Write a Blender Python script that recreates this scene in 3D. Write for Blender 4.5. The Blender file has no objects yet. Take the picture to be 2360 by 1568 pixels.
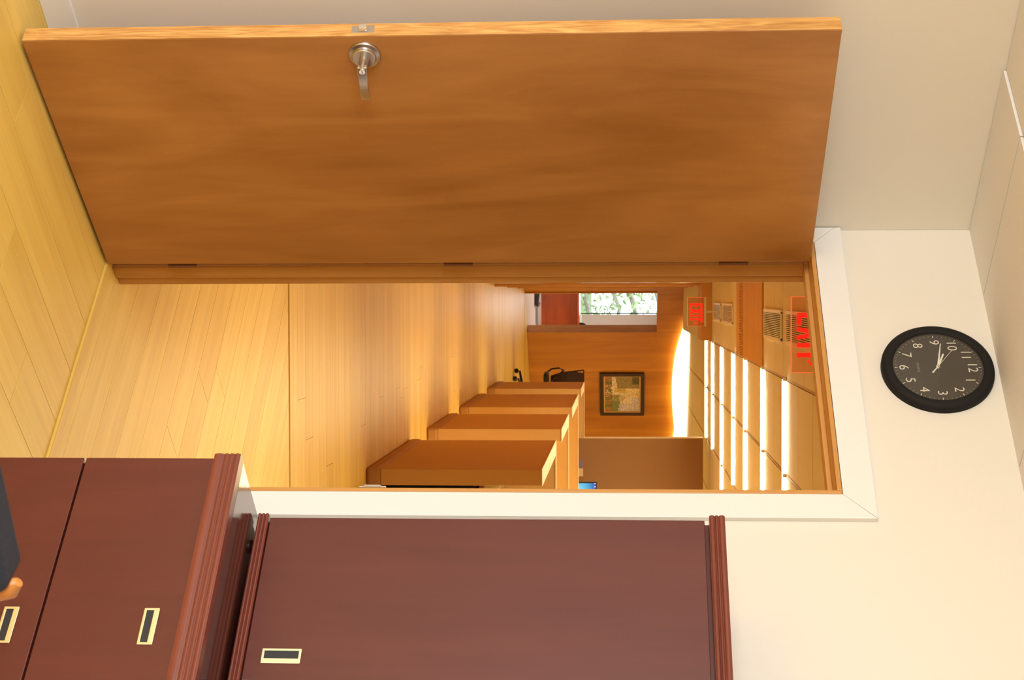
import bpy, bmesh, math, random
from mathutils import Vector, Matrix
random.seed(7)
SC = bpy.context.scene
COL = SC.collection
R = math.radians
# ------------------------------------------------------------------ camera
CAMH = 1.54
def setup_camera():
    f, pit, yaw, roll = 3760.0, R(3.97), R(1.511), R(-.05)
    fw = Vector((math.sin(yaw)*math.cos(pit), math.cos(yaw)*math.cos(pit), -math.sin(pit)))
    rt = Vector((math.cos(yaw), -math.sin(yaw), 0)); up = rt.cross(fw)
    c, s = math.cos(roll), math.sin(roll)
    rt, up = c*rt + s*up, -s*rt + c*up
    cam = bpy.data.cameras.new('camera'); o = bpy.data.objects.new('camera', cam); COL.objects.link(o)
    # the photograph was taken with the camera on its side: picture right = up in the room
    m = Matrix((up, -rt, -fw)).transposed().to_4x4(); m.translation = (0, 0, CAMH)
    o.matrix_world = m
    cam.sensor_width = 36; cam.lens = f/2360*36; cam.clip_start = .05; cam.clip_end = 300
    cam.dof.use_dof = True; cam.dof.focus_distance = 4.6; cam.dof.aperture_fstop = 20
    SC.camera = o
setup_camera()
# ------------------------------------------------------------------ world, lights, exposure
SC.view_settings.view_transform = 'Standard'; SC.view_settings.look = 'None'
SC.view_settings.gamma = 1; SC.view_settings.use_curve_mapping = False
SC.view_settings.exposure = 0.0
W = bpy.data.worlds.new('world'); SC.world = W; W.use_nodes = True
bg = W.node_tree.nodes['Background']; bg.inputs[0].default_value = (.86, .93, 1, 1); bg.inputs[1].default_value = 2.6

ANG = R(44.2)                       # the office stands turned against the hall
WS = Vector((math.cos(ANG), -math.sin(ANG), 0)); WN = Vector((-math.sin(ANG), -math.cos(ANG), 0))
NW = -3.3377
def OP(s, n, z): return WS*s + WN*(NW+n) + Vector((0, 0, z))     # office: s along door wall, n out of it
OROT = -ANG
def area_light(name, loc, direction, sx, sy, power, color, spread=180):
    l = bpy.data.lights.new(name, 'AREA'); l.shape = 'RECTANGLE'; l.size = sx; l.size_y = sy
    l.energy = power; l.color = color; l.spread = R(spread)
    o = bpy.data.objects.new(name, l); COL.objects.link(o); o.location = loc
    o.rotation_euler = Vector(direction).to_track_quat('-Z', 'Y').to_euler()
    return o
# daylight coming in through the office window behind the camera
area_light('daylight_window', OP(-1.35, 5.55, 1.65), -WN - Vector((0, 0, .60)), 3.8, 1.7, 228, (.955, .96, 1), 160)
# daylight through the far window
area_light('daylight_far_window', (.3, 30.6, 1.5), (0, -1, -.2), 2.4, 1.6, 25, (.98, .98, 1))
area_light('far_room_fill', (.4, 27.6, 2.56), (0, 0, -1), 1.0, .5, 85, (1, .84, .62))  # unseen fill light added to brighten the far room and its desk
# added fill light, brightens the hall floor just outside the office door
area_light('entry_fill', (.9, 6.5, 2.52), (0, 0, -1), .8, 1.5, 18, (1, .84, .55), 105)
# unseen fill lights added on the right to brighten the hall
for yl in (11.0, 15.0, 19.0, 23.0):
    area_light('hall_side_fill', (3.9, yl, 2.50), (0, 0, -1), 1.2, 2.4, 105, (1, .88, .54))

# ------------------------------------------------------------------ mesh helpers
class MB:
    def __init__(s): s.v = []; s.f = []
    def add(s, vs, fs):
        b = len(s.v); s.v += [tuple(v) for v in vs]; s.f += [tuple(b+i for i in f) for f in fs]; return s
    def box(s, x0, x1, y0, y1, z0, z1):
        return s.add([(x0,y0,z0),(x1,y0,z0),(x1,y1,z0),(x0,y1,z0),(x0,y0,z1),(x1,y0,z1),(x1,y1,z1),(x0,y1,z1)],
                     [(0,3,2,1),(4,5,6,7),(0,1,5,4),(1,2,6,5),(2,3,7,6),(3,0,4,7)])
    def prism(s, poly, axis, a0, a1):
        n = len(poly)
        def p(q, a):
            return {'x': (a, q[0], q[1]), 'y': (q[0], a, q[1]), 'z': (q[0], q[1], a)}[axis]
        vs = [p(q, a0) for q in poly] + [p(q, a1) for q in poly]
        fs = [tuple(range(n))[::-1], tuple(range(n, 2*n))] + [(i, (i+1) % n, n+(i+1) % n, n+i) for i in range(n)]
        return s.add(vs, fs)
    def cyl(s, p0, p1, r0, r1=None, n=16, caps=True):
        r1 = r0 if r1 is None else r1
        p0, p1 = Vector(p0), Vector(p1); d = (p1-p0).normalized()
        a = d.orthogonal().normalized(); b = d.cross(a)
        vs = []
        for p, r in ((p0, r0), (p1, r1)):
            for i in range(n):
                t = 2*math.pi*i/n; vs.append(p + (a*math.cos(t) + b*math.sin(t))*r)
        fs = [(i, (i+1) % n, n+(i+1) % n, n+i) for i in range(n)]
        if caps: fs += [tuple(range(n))[::-1], tuple(range(n, 2*n))]
        return s.add(vs, fs)
    def tube(s, pts, r, n=10):
        pts = [Vector(p) for p in pts]; vs = []; k = len(pts)
        rs = r if isinstance(r, (list, tuple)) else [r]*k
        a = None
        for i, p in enumerate(pts):
            d = (pts[min(i+1, k-1)] - pts[max(i-1, 0)]).normalized()
            a = d.orthogonal().normalized() if a is None else (a - d*a.dot(d)).normalized()
            b = d.cross(a)
            for j in range(n):
                t = 2*math.pi*j/n; vs.append(p + (a*math.cos(t) + b*math.sin(t))*rs[i])
        fs = [(i*n+j, i*n+(j+1) % n, (i+1)*n+(j+1) % n, (i+1)*n+j) for i in range(k-1) for j in range(n)]
        fs += [tuple(range(n))[::-1], tuple(range((k-1)*n, k*n))]
        return s.add(vs, fs)
    def lathe(s, prof, n=48, o=(0, 0, 0), axis='y'):     # prof: (radius, height along -axis direction given)
        vs = []; fs = []; k = len(prof)
        for r, h in prof:
            for j in range(n):
                t = 2*math.pi*j/n; c, d = r*math.cos(t), r*math.sin(t)
                vs.append({'y': (o[0]+c, o[1]+h, o[2]+d), 'z': (o[0]+c, o[1]+d, o[2]+h), 'x': (o[0]+h, o[1]+c, o[2]+d)}[axis])
        for i in range(k-1):
            for j in range(n): fs.append((i*n+j, i*n+(j+1) % n, (i+1)*n+(j+1) % n, (i+1)*n+j))
        if prof[0][0] > 1e-5: fs.append(tuple(range(n)))
        if prof[-1][0] > 1e-5: fs.append(tuple(range((k-1)*n, k*n)))
        return s.add(vs, fs)
    def mesh(s, name, smooth=None):
        me = bpy.data.meshes.new(name); me.from_pydata(s.v, [], s.f)
        bm = bmesh.new(); bm.from_mesh(me)
        bmesh.ops.remove_doubles(bm, verts=bm.verts, dist=1e-6)
        bmesh.ops.recalc_face_normals(bm, faces=bm.faces)
        if smooth:
            for f in bm.faces: f.smooth = True
            for e in bm.edges:
                if len(e.link_faces) == 2 and e.calc_face_angle(0) > R(smooth): e.smooth = False
        bm.to_mesh(me); bm.free()
        return me
def obj(name, mb, mat, parent=None, bevel=0, smooth=None, label=None, seg=2):
    me = mb if isinstance(mb, bpy.types.Mesh) else mb.mesh(name, smooth)
    if mat and not me.materials: me.materials.append(mat)
    o = bpy.data.objects.new(name, me); COL.objects.link(o)
    if parent: o.parent = parent
    if bevel:
        m = o.modifiers.new('bevel', 'BEVEL'); m.width = bevel; m.segments = seg; m.limit_method = 'ANGLE'; m.angle_limit = R(35)
        m.harden_normals = False
    if label: o['label'] = label
    return o
def tag(o, label=None, cat=None, group=None, kind=None):
    if label: o['label'] = label
    if cat: o['category'] = cat
    if group: o['group'] = group
    if kind: o['kind'] = kind
    return o
def thing(name, label, cat, loc=(0, 0, 0), rotz=0, group=None, kind=None):
    o = bpy.data.objects.new(name, None); COL.objects.link(o); o.empty_display_size = .1
    o.location = loc; o.rotation_euler = (0, 0, rotz)
    return tag(o, label, cat, group, kind)
def office(name, label, cat, s, n, z, kind=None):      # thing whose local x runs along the door wall, y towards the hall
    return thing(name, label, cat, OP(s, n, z), OROT, None, kind)
def B(*a): return MB().box(*a)

# ------------------------------------------------------------------ materials
def new_mat(name):
    m = bpy.data.materials.new(name); m.use_nodes = True
    return m, m.node_tree, m.node_tree.nodes['Principled BSDF']
def plain(name, col, rough=.6, metal=0, coat=0, noise=0, nscale=8, bump=0, bscale=200, spec=.5):
    m, t, p = new_mat(name); N = t.nodes; L = t.links
    p.inputs['Base Color'].default_value = (*col, 1); p.inputs['Roughness'].default_value = rough
    p.inputs['Metallic'].default_value = metal; p.inputs['Coat Weight'].default_value = coat
    p.inputs['Specular IOR Level'].default_value = spec
    if noise or bump:
        tc = N.new('ShaderNodeTexCoord')
    if noise:
        nz = N.new('ShaderNodeTexNoise'); nz.inputs['Scale'].default_value = nscale; nz.inputs['Detail'].default_value = 4
        L.new(tc.outputs['Object'], nz.inputs['Vector'])
        rp = N.new('ShaderNodeValToRGB'); rp.color_ramp.elements[0].position = .3; rp.color_ramp.elements[1].position = .7
        rp.color_ramp.elements[0].color = (*[c*(1-noise) for c in col], 1); rp.color_ramp.elements[1].color = (*[min(1, c*(1+noise)) for c in col], 1)
        L.new(nz.outputs['Fac'], rp.inputs[0]); L.new(rp.outputs[0], p.inputs['Base Color'])
    if bump:
        nb = N.new('ShaderNodeTexNoise'); nb.inputs['Scale'].default_value = bscale
        L.new(tc.outputs['Object'], nb.inputs['Vector'])
        bp = N.new('ShaderNodeBump'); bp.inputs['Strength'].default_value = bump; bp.inputs['Distance'].default_value = .002
        L.new(nb.outputs['Fac'], bp.inputs['Height']); L.new(bp.outputs[0], p.inputs['Normal'])
    return m
def emit(name, col, st):
    m, t, p = new_mat(name)
    p.inputs['Base Color'].default_value = (*col, 1); p.inputs['Emission Color'].default_value = (*col, 1); p.inputs['Emission Strength'].default_value = st
    return m
def wood(name, dark, light, axis='z', rough=.4, coat=0, cross=22, along=1.1, blotch=.25, vary=0, fine=.5, bump=.05, spec=.5, figure=.5, dist=.9):
    """veneer: grain runs along axis (object coordinates); vary = random tone per plank"""
    m, t, p = new_mat(name); N = t.nodes; L = t.links
    tc = N.new('ShaderNodeTexCoord'); vec = tc.outputs['Object']
    if vary:
        oi = N.new('ShaderNodeObjectInfo'); ge = N.new('ShaderNodeNewGeometry')
        ad = N.new('ShaderNodeMath'); ad.operation = 'ADD'; L.new(oi.outputs['Random'], ad.inputs[0]); L.new(ge.outputs['Random Per Island'], ad.inputs[1])
        fr = N.new('ShaderNodeMath'); fr.operation = 'FRACT'; L.new(ad.outputs[0], fr.inputs[0])
        sc = N.new('ShaderNodeVectorMath'); sc.operation = 'SCALE'; sc.inputs[0].default_value = (13.1, 7.7, 5.3); L.new(fr.outputs[0], sc.inputs['Scale'])
        av = N.new('ShaderNodeVectorMath'); av.operation = 'ADD'; L.new(vec, av.inputs[0]); L.new(sc.outputs[0], av.inputs[1]); vec = av.outputs[0]
    def nz(sx, sy, detail, dist):
        mp = N.new('ShaderNodeMapping'); L.new(vec, mp.inputs[0])
        s = {'x': (sy, sx, sx), 'y': (sx, sy, sx), 'z': (sx, sx, sy)}[axis]; mp.inputs['Scale'].default_value = s
        n = N.new('ShaderNodeTexNoise'); n.inputs['Scale'].default_value = 1; n.inputs['Detail'].default_value = detail; n.inputs['Distortion'].default_value = dist
        L.new(mp.outputs[0], n.inputs['Vector']); return n.outputs['Fac']
    g1 = nz(cross, along, 5, dist); g2 = nz(cross*7, along*4, 2, 0); g3 = nz(cross*.16, along*.6, 2, 1.2)
    def mix(a, b, f):
        mm = N.new('ShaderNodeMath'); mm.operation = 'MULTIPLY'; L.new(b, mm.inputs[0]); mm.inputs[1].default_value = f
        aa = N.new('ShaderNodeMath'); aa.operation = 'ADD'; aa.use_clamp = False; L.new(mm.outputs[0], aa.inputs[0])
        if a is None: aa.inputs[1].default_value = 0
        else: L.new(a, aa.inputs[1])
        return aa.outputs[0]
    tot = figure + fine*.4 + blotch
    v = mix(None, g1, figure/tot); v = mix(v, g2, fine*.4/tot); v = mix(v, g3, blotch/tot)
    if vary:
        sb = N.new('ShaderNodeMath'); sb.operation = 'SUBTRACT'; L.new(fr.outputs[0], sb.inputs[0]); sb.inputs[1].default_value = .5
        v = mix(v, sb.outputs[0], vary)
    rp = N.new('ShaderNodeValToRGB'); e = rp.color_ramp.elements
    e[0].position = .33; e[1].position = .67; e[0].color = (*dark, 1); e[1].color = (*light, 1)
    L.new(v, rp.inputs[0]); L.new(rp.outputs[0], p.inputs['Base Color'])
    bp = N.new('ShaderNodeBump'); bp.inputs['Strength'].default_value = bump; bp.inputs['Distance'].default_value = .001
    L.new(g2, bp.inputs['Height']); L.new(bp.outputs[0], p.inputs['Normal'])
    p.inputs['Roughness'].default_value = rough; p.inputs['Coat Weight'].default_value = coat; p.inputs['Coat Roughness'].default_value = .08
    p.inputs['Specular IOR Level'].default_value = spec
    return m
def clear(name, tint=(1, 1, 1), gloss=.08, rough=.02):
    m = bpy.data.materials.new(name); m.use_nodes = True; t = m.node_tree; t.nodes.clear()
    o = t.nodes.new('ShaderNodeOutputMaterial'); mx = t.nodes.new('ShaderNodeMixShader'); mx.inputs[0].default_value = gloss
    a = t.nodes.new('ShaderNodeBsdfTransparent'); a.inputs[0].default_value = (*tint, 1)
    g = t.nodes.new('ShaderNodeBsdfGlossy'); g.inputs['Roughness'].default_value = rough
    t.links.new(a.outputs[0], mx.inputs[1]); t.links.new(g.outputs[0], mx.inputs[2]); t.links.new(mx.outputs[0], o.inputs[0])
    return m
def vcol_mat(name, rough=.6):
    m, t, p = new_mat(name); a = t.nodes.new('ShaderNodeVertexColor'); a.layer_name = 'Col'
    t.links.new(a.outputs[0], p.inputs['Base Color']); p.inputs['Roughness'].default_value = rough
    return m

M = {}
M['wall'] = plain('wall_paint', (.82, .755, .65), .55, bump=.04, bscale=300)
M['trim'] = plain('white_trim_paint', (.86, .83, .775), .35)
M['tile'] = plain('ceiling_tile', (.83, .79, .75), .85, noise=.03, nscale=400, bump=.1, bscale=500)
M['hall_tile'] = plain('hall_ceiling_tile', (.74, .685, .63), .85, noise=.03, nscale=300)
M['grid'] = plain('ceiling_void', (.06, .05, .04), .8)
M['rail'] = plain('ceiling_rail', (.45, .30, .17), .6)
M['bamboo_x'] = wood('bamboo_planks', (.72, .445, .085), (.88, .60, .138), 'x', .39, 0, 16, .8, .35, .16, .6, .02, spec=.22)
M['bamboo_y'] = wood('bamboo_planks_cross', (.72, .445, .085), (.88, .60, .138), 'y', .39, 0, 16, .8, .35, .16, .6, .02, spec=.22)
M['door'] = wood('door_veneer', (.34, .126, .022), (.60, .268, .068), 'z', .36, 0, 6, 1.2, .7, 0, .35, .02, dist=1.8)
M['door_edge'] = wood('door_edge_wood', (.40, .16, .03), (.82, .46, .14), 'z', .4, 0, 45, 4.0, .2, 0, .2, dist=2.5)
M['jamb'] = wood('jamb_wood', (.53, .235, .052), (.70, .36, .10), 'z', .4, 0, 14, .6, .3)
M['jamb_x'] = wood('jamb_wood_head', (.53, .235, .052), (.70, .36, .10), 'x', .4, 0, 14, .6, .3)
M['mahog'] = wood('mahogany_veneer', (.082, .0138, .0092), (.116, .0212, .0142), 'z', .38, .08, 14, 1.6, .6, 0, .4, .01)
M['mahog_x'] = wood('mahogany_moulding', (.135, .028, .017), (.23, .052, .032), 'x', .32, .15, 60, 1.2, .15, 0, .6, .02)
M['mahog_top'] = wood('mahogany_polished_top', (.05, .014, .010), (.075, .02, .014), 'x', .12, .6, 30, .9, .3, 0, .4, .0)
M['groove'] = plain('dark_gap', (.012, .008, .007), .8)
M['brass'] = plain('brushed_brass', (.95, .86, .60), .38, 1)
M['recess'] = plain('black_recess', (.018, .019, .022), .5)
M['steel'] = plain('satin_nickel', (.58, .55, .53), .28, 1)
M['chrome'] = plain('bright_steel', (.85, .85, .85), .12, 1)
M['black'] = plain('black_plastic', (.010, .009, .008), .45)
M['rim'] = plain('matt_black_rim', (.010, .009, .008), .7, spec=.25)
M['dial'] = plain('clock_dial', (.035, .027, .020), .6)
M['cream'] = plain('cream_print', (.80, .76, .62), .6)
M['dimcream'] = plain('dim_tick_print', (.30, .26, .16), .6)
M['lens'] = clear('clock_glass', (1, 1, 1), .05, .01)
M['pane'] = clear('window_glass', (.97, .99, 1), .05, .0)
M['fabric'] = plain('slate_blue_fabric', (.018, .022, .040), .9, noise=.3, nscale=300, bump=.4, bscale=900)
M['honey'] = wood('honey_chair_wood', (.40, .13, .02), (.52, .20, .04), 'z', .45, 0, 20, 1, .3)
M['tan_wall'] = plain('tan_partition_fabric', (.61, .375, .14), .75, noise=.05, nscale=500)
M['tan_base'] = plain('tan_base_trim', (.46, .245, .085), .6)
M['tan_cap'] = plain('pale_top_cap', (.78, .60, .36), .45)
M['divider'] = plain('brown_divider_paint', (.28, .135, .048), .6)
M['veneer'] = wood('wall_veneer', (.36, .115, .008), (.66, .27, .03), 'z', .3, .1, 5, .5, .6, 0, .3, .01)
M['veneer_gloss'] = wood('glossy_side_veneer', (.36, .12, .012), (.62, .26, .05), 'z', .13, .3, 5, .5, .5, 0, .3, .0)
M['slat'] = plain('orange_ceiling_panel', (.62, .33, .10), .55, noise=.04, nscale=6)
M['tube'] = emit('fluorescent_tube', (1, .88, .54), 108)
M['light_wash'] = emit('light_wash_patch', (1, .78, .36), 7)  # glow that imitates a patch of light on the end wall
M['red'] = emit('exit_red', (1, .012, .006), 1.15)
M['orange_edge'] = emit('lit_plate_edge', (1, .13, .04), .9)
M['acrylic'] = clear('exit_acrylic', (1, .80, .70), .06, .05)
M['white_metal'] = plain('white_metal', (.78, .74, .70), .4)
M['dark_slot'] = plain('dark_vent_slot', (.012, .008, .006), .9, spec=.1)
M['slat_white'] = plain('white_vent_slat', (.90, .87, .82), .35)
M['screen'] = emit('screen_blue', (.05, .35, 1), 1.0)
M['lavender'] = plain('lavender_paper', (.22, .16, .26), .7)
M['beige'] = plain('beige_paper', (.68, .50, .30), .7)
M['carpet'] = plain('pale_carpet', (.62, .52, .50), .9, noise=.06, nscale=60)
M['red_desk'] = wood('red_desk_veneer', (.34, .05, .008), (.52, .10, .016), 'x', .3, .3, 8, .6, .4)
M['blind'] = plain('white_blind', (.86, .80, .77), .7)
M['grass'] = plain('lawn', (.18, .27, .09), .9, noise=.3, nscale=2)
M['bark'] = plain('pale_bark', (.45, .40, .33), .9, noise=.3, nscale=12)
M['leaf'] = plain('leaf_green', (.36, .48, .20), .6, noise=.4, nscale=3)
M['picframe'] = plain('dark_picture_frame', (.05, .017, .008), .35)
M['gilt'] = plain('gilt_slip', (.70, .45, .14), .4, .3)
M['hinge'] = plain('brown_hinge', (.16, .055, .016), .8, spec=.1)
M['dark_line'] = plain('dark_joint', (.07, .035, .012), .8)

# ------------------------------------------------------------------ floor
CEIL = 2.541
XL = -.155                                   # left side of the hall
XR = 5.6
def clip(poly, a, b, c):                     # keep a*x+b*y <= c
    out = []
    for i in range(len(poly)):
        p, q = poly[i], poly[(i+1) % len(poly)]
        dp, dq = a*p[0]+b*p[1]-c, a*q[0]+b*q[1]-c
        if dp <= 0: out.append(p)
        if (dp < 0) != (dq < 0) and abs(dp-dq) > 1e-12:
            t = dp/(dp-dq); out.append((p[0]+(q[0]-p[0])*t, p[1]+(q[1]-p[1])*t))
    return out
floor = MB().box(-6, 9, -6, 31, -.12, -.02)
floor = tag(obj('floor', floor, M['dark_line']), 'bamboo plank floor running through the office and the hall', 'floor', None, 'structure')
def plank(poly, origin, rot, mat):
    """poly in local frame of (origin, rot)"""
    mb = MB().prism(poly, 'z', -.02, 0)
    o = obj('plank', mb, mat, floor); o.location = origin; o.rotation_euler = (0, 0, rot)
    return o
G = .0011
PW = .1795
# office planks: along n (local y), s columns
def office_planks():
    org = OP(0, 0, 0); s = -2.77 - PW*5
    while s < 1.85:
        y = -5.2 - random.random()*1.6
        while y < -.003:
            y1 = y + 1.83
            a, b = max(s+G, -3.514), min(s+PW-G, 1.8); c, d = max(y+G, -5.2), min(y1-G, -.006)
            if b > a and d > c + .02:
                plank([(a, c), (b, c), (b, d), (a, d)], org, OROT, M['bamboo_y'])
            y = y1
        s += PW
office_planks()
# threshold strip between the office and the hall
t = MB().prism([(-3.45, 0), (-2.53, 0), (-2.53, .040), (-3.45, .040)], 'z', -.02, .007)
t = obj('threshold_strip', t, M['bamboo_x'], floor, .004); t.location = OP(0, .002, 0); t.rotation_euler = (0, 0, OROT)
YT = 7.397
def hall_clip(poly, org, rot, ymin, ymax):
    c, s = math.cos(rot), math.sin(rot)
    # local -> world half planes: world x = ox + c*x - s*y ; world y = oy + s*x + c*y
    for a, b, k in ((-1, 0, -XL), (1, 0, XR), (0, 1, ymax), (0, -1, -ymin)):
        la, lb = a*c + b*s, -a*s + b*c
        poly = clip(poly, la, lb, k - a*org[0] - b*org[1])
        if len(poly) < 3: return []
    return poly
def area(p): return abs(sum(p[i][0]*p[(i+1) % len(p)][1]-p[(i+1) % len(p)][0]*p[i][1] for i in range(len(p))))/2
# vestibule planks: along the door wall, up to the seam at YT
def vestibule():
    org = OP(0, 0, 0); edges = [.046, .097] + [.279 + .182*k for k in range(40)]
    joints = {0: -2.9, 1: -2.2, 2: -1.95}
    for k in range(len(edges)-1):
        y0, y1 = edges[k]+G, edges[k+1]-G
        x = -8.2 + random.random()*1.6
        while x < 6.0:
            x1 = x + 1.83
            p = hall_clip([(x+G, y0), (x1-G, y0), (x1-G, y1), (x+G, y1)], org, OROT, -3, YT-.012)
            if p and area(p) > 1e-5: plank(p, org, OROT, M['bamboo_x'])
            x = x1
vestibule()
obj('seam_strip', B(XL, XR, YT+.001, YT+.012, -.02, .004), M['bamboo_x'], floor, .002, label='narrow wooden seam strip across the hall floor')
# hall planks across the picture
def hall_planks():
    y = YT+.014; far = MB(); k = 0
    while y < 24.9:
        x = XL - random.random()*1.2; w = .183
        gap = .012 if abs(y - 15.4) < .09 else 0
        while x < XR:
            x1 = x + 1.83
            a, b = max(x+G, XL), min(x1-G, XR)
            if b > a + .02:
                if y < 10.6 and a < 2.2: plank([(a, y+G), (b, y+G), (b, y+w-G-gap), (a, y+w-G-gap)], (0, 0, 0), 0, M['bamboo_x'])
                else: far.prism([(a, y+G), (b, y+G), (b, y+w-G-gap), (a, y+w-G-gap)], 'z', -.02, 0)
            x = x1
        y += w
    # last triangle up to the slanting end wall
    far.prism([(XL, 24.93), (XR, 24.93), (XR, 29.9), (XL, 25.0)], 'z', -.02, 0)
    o = obj('far_planks', far, M['bamboo_x'], floor); o['kind'] = 'stuff'
hall_planks()

# ------------------------------------------------------------------ office shell
S0, S1, NB = -3.515, 1.8, 5.2
def ostruct(name, label, mb, mat, cat='wall', parent=None, bevel=0):
    o = obj(name, mb, mat, parent, bevel)
    if parent is None:
        o.location = OP(0, 0, 0); o.rotation_euler = (0, 0, OROT); tag(o, label, cat, None, 'structure')
    return o
TOPZ = 2.72
wf = MB().box(-3.9, -3.452, 0, .13, 0, TOPZ).box(-2.535, 6.6, 0, .13, 0, TOPZ).box(-3.452, -2.535, 0, .13, 2.086, TOPZ)
ostruct('wall_front', 'cream office wall with the door opening', wf, M['wall'])
ostruct('wall_left', 'white office wall behind the open door', B(S0-.12, S0, -NB-.12, -.001, 0, TOPZ), M['wall'])
ostruct('wall_right', 'plain white office wall out of view on the right', B(S1, S1+.12, -NB-.12, -.001, 0, TOPZ), M['wall'])
wr = MB().box(S0, S1, -NB-.12, -NB, 0, .75).box(S0, S1, -NB-.12, -NB, 2.45, TOPZ).box(S0, -3.4, -NB-.12, -NB, .75, 2.45).box(.55, S1, -NB-.12, -NB, .75, 2.45)
ostruct('wall_rear', 'office window wall behind the camera', wr, M['wall'])
w1 = office('window_1', 'wide office window behind the camera', 'window', -1.425, NB+.06, .75, 'structure')
fr = MB()
for z in (0, 1.65): fr.box(-1.975, 1.975, -.03, .03, z, z+.05)
for x in (-1.975, -.975, 0, .975, 1.925): fr.box(x, x+.05, -.03, .03, .05, 1.65)
obj('window_frame', fr, M['trim'], w1)
for x in (-1.925, -.925, .05, 1.025): obj('pane', B(x, x+(.95 if x < -1 else .925 if x < 1 else .9), -.004, .004, .05, 1.65), M['pane'], w1)
# baseboard on the left wall
ostruct('baseboard_left', 'low white baseboard along the left office wall', B(S0, S0+.008, -NB, -.03, 0, .083), M['trim'], 'baseboard', None, .002)
# ceiling of the office: slab with separate tiles
ce = ostruct('ceiling', 'white tiled office ceiling', B(S0-.1, S1+.1, -NB-.1, .0, CEIL+.03, CEIL+.06), M['grid'], 'ceiling')
xs = [S0] + [-3.243 + .6096*k for k in range(9)]; xs = [x for x in xs if x < S1] + [S1]
ns = [0] + [.586 + .6096*k for k in range(9)]; ns = [n for n in ns if n < NB] + [NB]
for j in range(len(ns)-1):
    for i in range(len(xs)-1):
        z = CEIL if j == 0 else CEIL + .007
        obj('ceiling_tile', B(xs[i]+.003, xs[i+1]-.003, -ns[j+1]+.003, -ns[j]-(.003 if j else .0), z, CEIL+.03), M['tile'], ce)
# ------------------------------------------------------------------ door frame and casing
fr_ = office('trim_1', 'honey wood door frame lining the opening', 'door frame', 0, 0, 0, 'structure')
IN0, IN1, INZ = -3.440, -2.547, 2.074
obj('side_jamb', B(-3.452, IN0, -.016, .14, 0, 2.086), M['jamb'], fr_, .0015)
rj = obj('side_jamb', B(IN1, -2.535, -.016, .14, 0, 2.086), M['jamb'], fr_, .0015)
obj('head_jamb', B(IN0, IN1, -.016, .14, INZ, 2.086), M['jamb_x'], fr_, .0015)
obj('door_stop', B(IN0, IN0+.013, .055, .10, 0, INZ-.013), M['jamb'], fr_, .0015)
obj('door_stop', B(IN1-.004, IN1, .055, .10, 0, INZ-.013), M['jamb'], fr_, .0015)
obj('head_stop', B(IN0, IN1, .055, .10, INZ-.013, INZ), M['jamb_x'], fr_, .0015)
obj('strike_plate', MB().box(IN1-.003, IN1+.0005, -.020, .035, .855, .925).box(IN1-.006, IN1, -.022, -.015, .868, .912), M['steel'], rj, .001, label='small satin nickel strike plate')
ca = office('trim_2', 'flat white casing around the door opening', 'door casing', 0, 0, 0, 'structure')
CT = -.015
obj('casing_board', MB().prism([(-3.512, 0), (-3.452, 0), (-3.452, 2.087), (-3.512, 2.1515)], 'y', CT, 0), M['trim'], ca, .001)
obj('casing_board', MB().prism([(-2.535, 0), (-2.460, 0), (-2.460, 2.1665), (-2.535, 2.087)], 'y', CT, 0), M['trim'], ca, .001)
obj('casing_board', MB().prism([(-3.4515, 2.0875), (-2.5355, 2.0875), (-2.4605, 2.1675), (-3.512, 2.1675), (-3.512, 2.1525)], 'y', CT, 0), M['trim'], ca, .001)

# ------------------------------------------------------------------ open door
DANG = math.atan2(.9963, .0857)            # leaf direction in (s, n)
d1 = thing('door_1', 'open honey brown wooden door with a lever handle', 'door', OP(-3.382, .004, .010), 0, None, 'structure')
ld = WS*.0857 + WN*.9963                    # local x: hinge to outer edge ; local y: out of the visible face reversed
d1.rotation_euler = (0, 0, math.atan2(ld.y, ld.x))
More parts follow.
